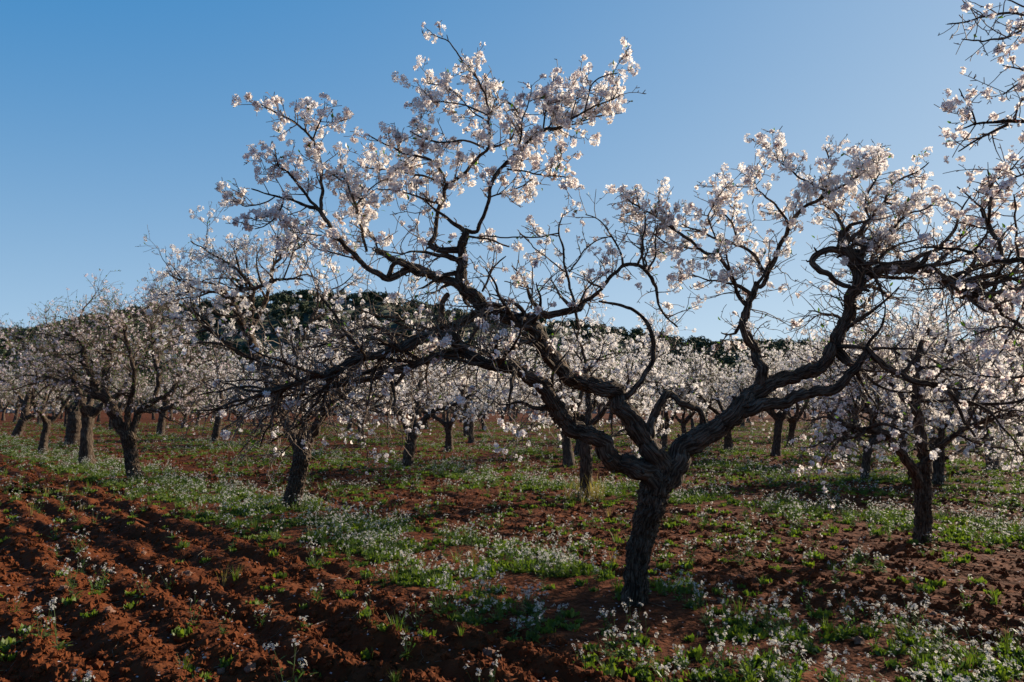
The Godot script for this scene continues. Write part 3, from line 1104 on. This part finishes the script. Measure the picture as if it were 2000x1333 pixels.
func build_right_edge_tree() -> void:
	rng.seed = 31
	var t := Plan.new()
	var f := foot(3000, 1277)
	traced(t, "trunk", "3000,1290,52 3000,1240,46 2990,1150,42 2975,1050,42 2965,980,46 2960,930,36", 0.0, -f.z)
	var limbs: Array[Limb] = []
	for spec in [
		"2960,970,34 2880,860,28 2700,740,22 2480,640,16 2250,560,12 2080,520,9 2000,511,7 1954,509,6 1915,494,5 1870,488,4 1810,485,3 1768,491,2;-0.1",
		"2962,960,34 2900,760,28 2740,520,20 2500,360,14 2250,270,9 2100,245,7 2000,238,5 1947,237,4 1907,243,3 1866,252,1.6;-0.2",
		"2700,480,16 2500,230,11 2300,100,8 2120,45,5 2000,29,3.6 1970,27,3.2 1925,31,2.8 1891,43,2.2 1850,48,1.4;0.1",
	]:
		var w: PackedStringArray = spec.split(";")
		limbs.append(traced(t, "limb", w[0], float(w[1])))
	var br: Array[Limb] = []
	for spec in [
		"1960,510,6 1951,482,6 1936,449,6 1920,407,5;0.1",
		"1930,440,4 1934,410,4 1934,380,4 1937,355,3 1930,330,1.8;-0.1",
		"1937,360,3 1965,335,2.4 2000,305,1.6;0.1",
		"1990,512,4 1988,470,3.4 1984,430,2.8 1980,380,1.8;0.2",
		"2000,512,4 2010,560,4 1990,620,3.4 1960,680,2.6 1930,730,1.6;0.1",
		"1955,512,4 1900,530,3.6 1850,560,3 1790,565,2;-0.2",
		"1970,243,4 1925,265,3.4 1871,296,1.8;0.1",
		"1907,243,2.6 1893,202,2.2 1873,172,1.4;-0.1",
		"2060,60,4 2000,58,3.4 1959,76,2.8 1925,79,2.4 1880,78,1.5;-0.15",
		"2060,190,4 2020,165,3 1992,162,2.4 1961,184,1.5;0.1",
		"2070,160,3 1992,135,2.2 1957,126,1.4;0.1",
		"2060,40,3 2000,10,2.4 1950,-5,1.4;0.2",
		"2100,300,4 2030,330,3.4 1985,345,2.6 1950,380,1.6;-0.1",
		"2200,560,6 2100,620,5 2020,650,4 1960,640,3 1900,655,2;0.2",
		"2200,580,6 2110,690,5 2030,730,4 1970,740,3 1900,730,2;-0.1",
		"1920,407,3 1900,390,2.4 1870,365,1.5;0.1",
		"1936,449,3 1900,440,2.4 1868,430,1.4;0.1",
		"2150,540,5 2080,450,4 2040,400,3 2000,380,2;0.2",
	]:
		var w: PackedStringArray = spec.split(";")
		br.append(traced(t, "branch", w[0], float(w[1])))
	var crown := {"n": 17.0, "len": 0.22, "rise": 0.1, "bloom": 0.42, "spurs": 22.0, "n2": 4.0, "leafy": 0.06, "levels": 1, "from": 0.1}
	for l in br: twigs_on(t, l, crown)
	for l in limbs: twigs_on(t, l, {"n": 5.0, "len": 0.22, "rise": 0.1, "bloom": 0.25, "spurs": 14.0, "n2": 3.0, "from": 0.6})
	# the rest of its crown, out of the picture to the right, that shades the ground
	for l in limbs: boughs(t, l, 22, 1.2, 0.25, {"n": 7.0, "len": 0.4, "rise": 0.2, "bloom": 0.3, "spurs": 14.0, "n2": 3.0}, f + Vector3(0, 1.8, 0), 0.05, 0.42)
	var root := thing("almond_tree", "blossoming almond tree whose boughs reach in at the upper right edge, trunk out of sight", "tree", f)
	plant_tree(t, root, true, 300, cluster_mid)

func build_left_trees() -> void:
	rng.seed = 52
	# the slim leaning tree left of the middle
	var t := Plan.new()
	var f := foot(568, 997)
	traced(t, "trunk", "562,1008,26 569,990,21 575,960,19 583,920,18 590,890,19 593,866,17 596,850,12", 0.0, -f.z)
	var limbs: Array[Limb] = []
	for spec in [
		"590,880,16 572,850,14 552,815,13 548,795,12 520,738,11 500,690,11 486,655,10 472,630,9 460,605,8 446,580,7 425,560,5;0.2",
		"594,872,13 612,850,11 630,810,10 655,770,9 680,735,7 710,700,5;-0.4",
		"490,660,7 492,610,6 494,564,5 482,549,4 452,519,3 410,495,2.4 371,471,1.4;-0.3",
		"486,650,7 510,612,6 522,580,5 530,545,4.4 536,513,3.6 572,492,2.4 604,470,1.4;0.3",
		"470,620,6 455,575,6 500,562,5 540,548,4 590,545,2.6;-0.5",
		"446,580,5 415,570,4 380,567,3 352,575,1.8;-0.2",
		"530,755,7 570,700,6 600,640,5 625,590,4 640,560,2.6;0.5",
		"505,700,7 470,690,6 430,660,5 400,630,3.6 375,600,2;-0.4",
		"655,770,7 690,790,6 730,800,4 760,815,2.4;0.3",
		"575,850,7 560,800,6 600,740,5 650,690,4 690,640,2.6;0.9",
	]:
		var w: PackedStringArray = spec.split(";")
		limbs.append(traced(t, "limb", w[0], float(w[1])))
	var o := {"n": 11.0, "len": 0.36, "rise": 0.25, "bloom": 0.25, "spurs": 16.0, "n2": 3.6, "leafy": 0.08, "levels": 1, "from": 0.25}
	for l in limbs:
		twigs_on(t, l, o)
		boughs(t, l, 9, 0.85, 0.25, o, f + Vector3(-0.3, 1.8, 0), 0.3)
	var root := thing("almond_tree", "slim almond tree with dark leaning trunk beside the dense strip of white weeds", "tree", f)
	plant_tree(t, root, true, 200, cluster_mid)

	# the bushy tree in young leaf, further left
	rng.seed = 77
	t = Plan.new()
	f = foot(264, 936)
	traced(t, "trunk", "268,946,18 262,925,16 257,900,14 253,875,14 251,852,16 250,835,10", 0.0, -f.z)
	limbs = []
	for spec in [
		"252,860,13 236,836,12 220,806,11 206,780,11 186,768,9 178,732,8 165,708,7 159,672,5 122,650,3;-0.5",
		"206,780,9 205,740,8 214,700,7 225,660,5 232,620,3;0.5",
		"250,850,8 248,810,7 256,775,6 262,730,5 250,680,4 240,640,2.4;-0.7",
		"254,858,9 263,830,8 274,803,8 300,784,7 330,770,6 352,735,5 362,690,3;0.3",
		"300,784,6 310,740,6 300,690,5 290,640,4 280,610,2.4;0.8",
		"186,768,7 150,750,6 120,745,5 90,735,3;0.4",
		"274,803,6 320,800,5 370,770,4 400,740,2.4;-0.6",
	]:
		var w: PackedStringArray = spec.split(";")
		limbs.append(traced(t, "limb", w[0], float(w[1])))
	o = {"n": 14.0, "len": 0.5, "rise": 0.28, "bloom": 0.17, "spurs": 14.0, "n2": 4.0, "leafy": 0.28, "levels": 1, "from": 0.2}
	for l in limbs:
		twigs_on(t, l, o)
		boughs(t, l, 11, 1.05, 0.45, o, f + Vector3(0, 1.6, 0), 0.25)
	root = thing("almond_tree", "bushy twiggy almond tree past its bloom, with pinkish tips and young leaves", "tree", f)
	plant_tree(t, root, true, 0, cluster_pink)

func build_right_tree() -> void:
	rng.seed = 63
	var t := Plan.new()
	var f := foot(1802, 1068)
	traced(t, "trunk", "1800,1080,22 1802,1062,19 1804,1030,17 1804,990,17 1802,950,18 1803,925,17 1806,905,12", 0.0, -f.z)
	var limbs: Array[Limb] = []
	for spec in [
		"1806,935,14 1806,900,13 1798,860,12 1792,810,11 1787,765,10 1790,720,8 1800,680,6 1815,640,4;0.2",
		"1796,950,12 1785,925,11 1765,892,10 1745,868,10 1722,846,9 1690,840,8 1655,830,6 1620,815,4;-0.5",
		"1722,846,7 1705,815,6 1690,780,5 1670,745,4;0.3",
		"1790,770,7 1830,730,6 1870,700,5 1910,680,3;0.6",
		"1792,800,7 1750,760,6 1715,720,5 1690,690,3;0.6",
		"1806,905,8 1850,860,7 1900,830,6 1950,815,4 1990,800,3;-0.6",
	]:
		var w: PackedStringArray = spec.split(";")
		limbs.append(traced(t, "limb", w[0], float(w[1])))
	var o := {"n": 13.0, "len": 0.36, "rise": 0.15, "bloom": 0.28, "spurs": 14.0, "n2": 3.6, "leafy": 0.08, "levels": 1, "from": 0.25}
	for l in limbs:
		twigs_on(t, l, o)
		boughs(t, l, 11, 0.8, 0.5, o, f + Vector3(0, 1.8, 0), 0.4)
	var root := thing("almond_tree", "almond tree with straight dark trunk and thin left limb, right of the largest tree", "tree", f)
	plant_tree(t, root, true, 200, cluster_mid)

# ---------------------------------------------------------------- the rows behind

func shaped_tree(seed_: int, label: String, bloom: float, trunk: String, limbs: Array) -> void:
	rng.seed = seed_
	var t := Plan.new()
	var at := trunk.split(" ")[0].split_floats(",")
	var f := foot(at[0], at[1] - 2.0)
	traced(t, "trunk", trunk, 0.0, -f.z)
	var o := {"n": 11.0, "len": 0.42, "rise": 0.28, "bloom": bloom, "spurs": 16.0, "n2": 4.0, "leafy": 0.5 if bloom < 0.16 else 0.12, "spur_wood": 0.3, "levels": 1, "from": 0.3}
	for spec in limbs:
		var w: PackedStringArray = spec.split(";")
		var l := traced(t, "limb", w[0], float(w[1]))
		twigs_on(t, l, o)
		boughs(t, l, 8, 1.05, 0.5, o, f + Vector3(0, 1.8, 0), 0.4)
	var root := thing("almond_tree", label, "tree", f, "almond trees in rows across the field")
	plant_tree(t, root, false, 0, cluster_pink if bloom < 0.16 else cluster_mid)

func build_shaped_trees() -> void:
	shaped_tree(501, "stout-trunked almond tree forking low, left of the bushy pinkish tree", 0.14, "141,872,19 143,850,16 146,825,15 146,806,15",
		["143,815,10 128,790,8 112,768,7 95,750,5 70,735,3;-0.8", "150,812,9 158,790,8 165,765,7 185,740,5 200,700,3;0.6", "146,812,7 150,780,6 140,740,5 130,700,3;0.9"])
	shaped_tree(502, "almond tree with a trunk leaning right that splits in two, at the far left edge", 0.2, "32,853,11 38,835,9 46,818,8 50,800,8",
		["48,810,7 52,785,7 58,755,6 60,720,4 70,680,2.5;0.4", "50,818,6 70,808,5 90,790,5 108,780,4 130,750,2.5;-0.5", "50,795,5 30,765,4 10,745,4 -20,735,3;0.3"])
	shaped_tree(503, "young-leaved almond tree leaning right, just right of the bushy pinkish tree", 0.14, "313,850,9 315,825,8 322,795,8 330,778,7",
		["330,782,6 340,750,5 352,720,4 370,680,3;0.4", "322,798,4 345,788,4 370,770,3 390,740,2;-0.5", "328,785,5 318,750,4 300,710,3;-0.4"])
	shaped_tree(504, "vase-shaped almond tree between the bushy tree and the slim leaning tree", 0.2, "417,867,9 422,845,8 427,820,8 430,808,8",
		["426,812,6 412,790,5 405,760,4 395,720,3;-0.5", "430,810,5 432,780,5 428,750,4 420,700,2.5;0.6", "434,808,6 452,785,5 465,755,4 480,710,2.5;-0.3"])
	shaped_tree(505, "almond tree with forked trunk and bough arching right, under the long left limb", 0.2, "795,915,15 798,890,13 804,860,12 806,842,13",
		["800,848,9 788,820,8 778,790,7 770,750,5 750,700,3;0.4", "806,845,8 814,810,8 818,770,6 822,720,4 815,670,2.5;0.8", "812,840,8 835,815,7 860,798,6 890,790,5 925,770,3;-0.7", "788,820,5 760,790,4 730,770,3;-0.6"])
	shaped_tree(506, "almond tree with dry straw round its foot, just left of the largest trunk", 0.24, "1140,981,16 1143,950,14 1145,910,14 1145,870,13 1147,830,11",
		["1147,835,9 1150,790,8 1145,740,6 1140,690,4 1120,640,2.5;0.4", "1146,850,8 1115,820,7 1080,790,6 1040,770,4;0.6", "1148,840,8 1180,800,7 1215,760,5 1250,720,3;-0.5", "1146,860,5 1200,850,4 1240,820,3;0.9"])
	shaped_tree(507, "almond tree with dark flat low boughs, left of the straight right-hand trunk", 0.2, "1688,943,11 1692,915,9 1694,885,9 1697,868,9",
		["1694,875,7 1680,858,7 1670,843,7 1672,832,6 1655,800,4 1640,760,3;0.4", "1697,868,8 1715,858,9 1735,856,8 1738,845,6 1760,800,4 1780,760,2.5;-0.4", "1696,870,5 1710,830,5 1712,780,4 1700,730,2.5;0.7"])
	shaped_tree(508, "twin-stemmed almond tree close behind the straight right-hand trunk, on its right", 0.2, "1832,949,14 1832,925,13 1830,905,12",
		["1828,915,8 1824,880,8 1822,850,7 1815,800,5 1810,740,3;0.5", "1836,915,9 1838,880,10 1837,850,8 1860,800,6 1880,750,4;-0.4", "1842,900,5 1880,880,4 1930,850,3;-0.7"])

func build_rows() -> void:
	var kinds: Array[Node3D] = []
	for k in 6:
		var pink := 1.0 if k >= 5 else 0.0
		var t := row_tree(200 + k * 17, rf(4.0, 4.6), pink, [0.15, 0.2, 0.27, 0.12, 0.18, 0.12][k], [13.0, 11.0, 13.0, 14.0, 10.0, 13.0][k])
		var root := Node3D.new()
		root.name = "pattern"
		plant_tree(t, root, false, 0, cluster_pink if pink > 0 else cluster_mid)
		kinds.append(root)
	rng.seed = 404
	var taken: Array[Vector3] = []
	var crowd := "almond trees in rows across the field"
	var place := func(at: Vector3, kind: int, size: float, turn: float, label: String) -> void:
		var o: Node3D = kinds[kind].duplicate()
		o.name = numbered("almond_tree")
		add_child(o)
		o.position = at
		o.rotation.y = turn
		o.scale = Vector3.ONE * size
		tag(o, label, "tree", crowd)
		taken.append(at)
	# those whose trunks can be picked out, by the foot of the trunk
	for a in [
		[707, 864, 2, 0.9, "thin-trunked almond tree behind the left limb of the largest tree"],
		[877, 881, 4, 0.95, "straight-trunked almond tree just right of the fork-trunked one with the arching bough"],
		[922, 865, 0, 0.9, "slender almond tree, second right of the fork-trunked one with the arching bough"],
		[1112, 910, 1, 0.9, "almond tree just behind the trunk with straw round its foot"],
		[1295, 878, 3, 0.9, "almond tree seen through the crotch of the largest tree, left one"],
		[1340, 862, 4, 0.9, "almond tree seen through the crotch of the largest tree, right one"],
		[1425, 880, 0, 0.95, "almond tree seen just under the right limb of the largest tree"],
		[1515, 890, 1, 0.95, "nearest almond tree of the long receding aisle"],
		[1543, 874, 2, 0.9, "second almond tree of the long receding aisle"],
		[1650, 894, 3, 0.95, "almond tree with white boughs right of the receding aisle"],
		[1760, 890, 0, 0.9, "almond tree glimpsed just left of the straight right trunk"],
		[1942, 920, 2, 0.95, "almond tree near the right edge, well right of the straight dark trunk"],
		[12, 806, 3, 1.0, "small almond tree far off by the left edge"],
		[217, 838, 5, 0.9, "almond tree glimpsed left of the bushy tree's trunk"],
		[385, 832, 4, 0.9, "distant almond tree with bare red soil in front, left of the slim tree"],
		[467, 838, 0, 0.9, "distant almond tree just left of the slim leaning trunk"],
		[497, 832, 1, 0.9, "distant almond tree close beside the slim leaning trunk"],
	]:
		place.call(foot(a[0], a[1]), a[2], a[3] * rf(0.95, 1.08), rf(0, TAU), a[4])
	for a in [[143, 870], [35, 851], [314, 848], [418, 866], [795, 913], [1140, 979], [1688, 941], [1832, 947]]: taken.append(foot(a[0], a[1]))
	taken.append(foot(568, 997)); taken.append(foot(264, 936)); taken.append(foot(1802, 1068)); taken.append(foot(1240, 1192))
	for i in range(-14, 24):
		for j in range(-14, 24):
			var q := ORIGIN + ROW * SPACING * i + ACROSS * SPACING * j + Vector2(rf(-0.5, 0.5), rf(-0.5, 0.5))
			var turn := rf(0, TAU)
			var size := rf(0.8, 1.2)
			var kind := rng.randi_range(0, 4)
			if q.x < -q.y * 0.36 - 4 and rng.randf() < 0.7: kind = 5
			var p := Vector3(q.x, 0, -q.y)
			var at := sight(p)
			var seen := at.x > -250 and at.x < 2250 and q.y > 9 and q.y < 92
			var shades := q.y > -16 and q.y < 30 and q.length() > 6.5 and q.length() < 26.0 and not (at.x > -250 and at.x < 2250)
			if not (seen or shades): continue
			var free := true
			for o in taken:
				if o.distance_to(p) < 3.4: free = false
			if not free or p.distance_to(foot(3000, 1277)) < 4.0: continue
			if rng.randf() < (0.24 if seen else 0.5): continue                 # gaps in the rows
			var where := "left" if at.x < 700 else "middle" if at.x < 1300 else "right"
			var far := "nearer" if q.y < 38 else "middle" if q.y < 62 else "farthest"
			var label := "distant white-flowering almond tree in the %s rows of the %s of the orchard" % [far, where]
			if kind >= 5: label = "distant pinkish almond tree in the %s rows of the %s of the orchard" % [far, where]
			if not seen: label = "white-flowering almond tree standing out of view %s" % ("behind the viewer" if q.y < 2 else "to the right" if q.x > 0 else "to the left")
			place.call(p, kind, size, turn, label)
	for k in kinds: k.free()
	print("trees ", taken.size())

# ---------------------------------------------------------------- weeds and stones

func cover(x: float, d: float) -> float:        # how thickly weeds grow there
	var s := off_row(x, d)
	var near_row := strip(x, d)
	var n := patch_noise.get_noise_2d(x * 2.6 + 7, d * 2.6)
	var big := patch_noise.get_noise_2d(x * 0.7 + 70, d * 0.7)
	var right := smoothstep(-2.5, 2.5, s)
	var c := near_row * clampf(0.62 + 1.9 * n, 0.04, 1.5) * (1.4 if d > 7.0 else 1.0)
	c += (0.10 + 0.2 * right) * clampf(n * 2.6 + 0.12 + big, 0, 1)
	if d > 12: c += (0.10 + 0.16 * right) * clampf(0.3 + n * 2.0 + big, 0, 1)
	if d < 6.2 and s > -0.9: c *= 0.5
	return c

func build_plants() -> void:
	rng.seed = 808
	var sets := []
	var whole: Array[ArrayMesh] = []
	var whole_leaf: Array[ArrayMesh] = []
	for k in 6:
		var s := make_rocket([0.22, 0.3, 0.26, 0.34, 0.18, 0.28][k], [4, 5, 6, 4, 3, 7][k], [9, 12, 14, 10, 8, 12][k], 1)
		sets.append([s[0].mesh(M.leaf), s[1].mesh(M.leaf), s[2].mesh(M.blossom)])
	for k in 6:
		var s := make_rocket([0.2, 0.28, 0.24, 0.3, 0.16, 0.26][k], [4, 5, 5, 4, 3, 6][k], 9, 0)
		var a := s[0]
		a.add(s[1], Transform3D.IDENTITY)
		whole_leaf.append(a.mesh(M.leaf))
		whole.append(s[2].mesh(M.blossom))
	var near := []
	var spots := [[], [], [], [], [], []]
	var herbs := [[], [], []]
	var tufts := [[], []]
	for q in 130000:
		# even over the ground as it recedes
		var d := 3.3 + 60.0 * pow(rng.randf(), 1.7)
		var x := rf(-1.1, 1.1) * (d * 0.75 + 0.5)
		var c := cover(x, d)
		var keep := rng.randf()
		var kind := rng.randf()
		var dens := clampf(d / 14.0, 0.22, 1.0)      # fewer candidates fall on each square metre far off
		if keep > c * 0.84 * dens + 0.010 * dens: continue
		var at := Vector3(x, height_at(x, d) - 0.01, -d)
		if Vector2(x - 0.97, d - 5.6).length() < 0.42: continue
		var s := rf(0.5, 1.0)
		var t := Transform3D(Basis(Vector3.UP, rf(0, TAU)).scaled(Vector3(s, s * rf(0.8, 1.15), s)), at)
		if kind < 0.31:
			if d < 8.5 and absf(x) < d * 0.73: near.append(t)
			else: spots[rng.randi_range(0, 5)].append(t)
		elif kind < 0.88: herbs[rng.randi_range(0, 2)].append(t)
		else: tufts[rng.randi_range(0, 1)].append(t)
	near.sort_custom(func(a, b): return a.origin.z > b.origin.z)
	var trunk := foot(1240, 1192)
	for k in near.size():
		if k >= 300:
			spots[k % 6].append(near[k])
			continue
		var p: Vector3 = near[k].origin
		var s := off_row(p.x, -p.z)
		var where := "on the dark soil in the lower right"
		if p.distance_to(trunk) < 0.9: where = "round the foot of the largest trunk"
		elif s < -0.9: where = "on the bare furrows in the lower left"
		elif absf(s) < 0.9: where = "in the weedy strip along the nearest row" if p.x < trunk.x else "in the weedy strip right of the largest trunk"
		var tall: float = [0.22, 0.3, 0.26, 0.34, 0.18, 0.28][k % 6] * near[k].basis.y.length()
		var look := "tall spindly" if tall > 0.32 else "upright" if tall > 0.25 else "small" if tall > 0.19 else "tiny"
		where += " nearest the viewer" if p.z > -5.0 else "" if p.z > -6.6 else ", farther back"
		var o := thing("wild_rocket", look + " white-flowered weed " + where, "wildflower", p, "white wildflowers in the foreground")
		o.transform = near[k]
		var m: Array = sets[k % 6]
		part("leaves", m[0], o)
		part("stems", m[1], o)
		part("flowers", m[2], o, true)
	for k in 6:
		scattered("weed_foliage", whole_leaf[k], spots[k], "green leaves of the white weeds across the orchard floor")
		scattered("weed_flowers", whole[k], spots[k], "white flowers of the weeds across the orchard floor")
	for k in 3:
		scattered("ground_herbs", make_herb(34, 0.085).mesh(M.leaf), herbs[k], "low green herbs on the orchard floor")
	for k in 2:
		scattered("grass_tufts", make_tuft(22, 0.16, false).mesh(M.leaf), tufts[k], "grass tufts on the orchard floor")
	var straw := make_tuft(16, 0.5, true).mesh(M.leaf)
	var dry := []
	var e := foot(1142, 976)
	for k in 16:
		var a := rf(0, TAU)
		var p := e + Vector3(cos(a), 0, sin(a)) * rf(0.12, 0.3)
		dry.append(Transform3D(Basis(Vector3.UP, rf(0, TAU)).scaled(Vector3.ONE * rf(0.6, 1.1)), p))
	for k in 18:
		var d := rf(4.0, 16.0)
		var x := rf(-0.7, 0.75) * d
		dry.append(Transform3D(Basis(Vector3.UP, rf(0, TAU)).scaled(Vector3(0.5, rf(0.3, 0.7), 0.5)), Vector3(x, height_at(x, d), -d)))
	scattered("dry_grass", straw, dry, "dry straw stalks")
	print("weeds near ", near.size(), " far ", spots.map(func(s): return s.size()), " herbs ", herbs.map(func(s): return s.size()))

func build_stones() -> void:
	rng.seed = 909
	var kinds: Array[ArrayMesh] = []
	for k in 5: kinds.append(make_stone(k, 0.9).mesh(M.clod))
	var spots := [[], [], [], [], []]
	for q in 42000:
		var d := 3.2 + 22.0 * pow(rng.randf(), 2.2)
		var x := rf(-0.8, 0.8) * d
		if strip(x, d) > rng.randf(): continue
		var s := 0.006 + 0.034 * pow(rng.randf(), 3.4)
		spots[q % 5].append(Transform3D(Basis.from_euler(Vector3(rf(0, TAU), rf(0, TAU), rf(0, TAU))).scaled(Vector3.ONE * s), Vector3(x, height_at(x, d) + s * 0.15, -d)))
	for k in 5: scattered("soil_clods", kinds[k], spots[k], "crumbs and clods of red soil")
	var rocks: Array[ArrayMesh] = []
	for k in 4: rocks.append(make_stone(20 + k, 0.7).mesh(M.stone))
	for q in 46:
		var d := 3.9 + 6.0 * pow(rng.randf(), 1.5)
		var x := rf(-0.72, 0.72) * d
		var s := rf(0.022, 0.05)
		var where := "in the lower left furrows" if x < -1.0 else "in the lower middle of the picture" if x < 0.8 else "among the weeds at lower right"
		var o := MeshInstance3D.new()
		o.name = numbered("stone")
		o.mesh = rocks[q % 4]
		add_child(o)
		o.transform = Transform3D(Basis.from_euler(Vector3(rf(-0.4, 0.4), rf(0, TAU), rf(-0.4, 0.4))).scaled(Vector3.ONE * s), Vector3(x, height_at(x, d) + s * 0.2, -d))
		tag(o, "small reddish stone lying on the soil " + where, "stone", "stones on the red soil")
	# petals that have dropped
	var pb := Buf.new()
	pb.tri(Vector3(-0.008, 0.004, 0), Vector3(0, 0.002, 0.012), Vector3(0.008, 0.004, 0), Color(0.8, 0.76, 0.77))
	pb.tri(Vector3(-0.008, 0.004, 0), Vector3(0.008, 0.004, 0), Vector3(0, 0.007, -0.01), Color(0.8, 0.76, 0.77))
	var fallen := []
	for q in 1500:
		var d := 3.5 + 10.0 * pow(rng.randf(), 1.3)
		var x := rf(-0.75, 0.75) * d
		fallen.append(Transform3D(Basis(Vector3.UP, rf(0, TAU)), Vector3(x, height_at(x, d) + 0.006, -d)))
	var sticks := Buf.new()
	for q in 420:
		var d := 3.6 + 10.0 * rng.randf()
		var x := rf(-0.72, 0.75) * d
		var a := rf(0, TAU)
		var len := rf(0.05, 0.22)
		var p := PackedVector3Array()
		for k in 4:
			var e := Vector2(x + cos(a) * len * k / 3.0, d + sin(a) * len * k / 3.0)
			a += rf(-0.35, 0.35)
			p.append(Vector3(e.x, height_at(e.x, e.y) + 0.006, -e.y))
		var r0 := rf(0.0016, 0.0034)
		tube(sticks, p, PackedFloat32Array([r0, r0, r0 * 0.8, r0 * 0.5]), 3, 0.0, 0.0, Color(0.2, 0.13, 0.08))
	sheet("fallen_twigs", sticks.mesh(M.twig), "thin fallen twigs lying on the red soil", "stuff")
	scattered("fallen_petals", pb.mesh(M.blossom), fallen, "fallen white petals on the soil")
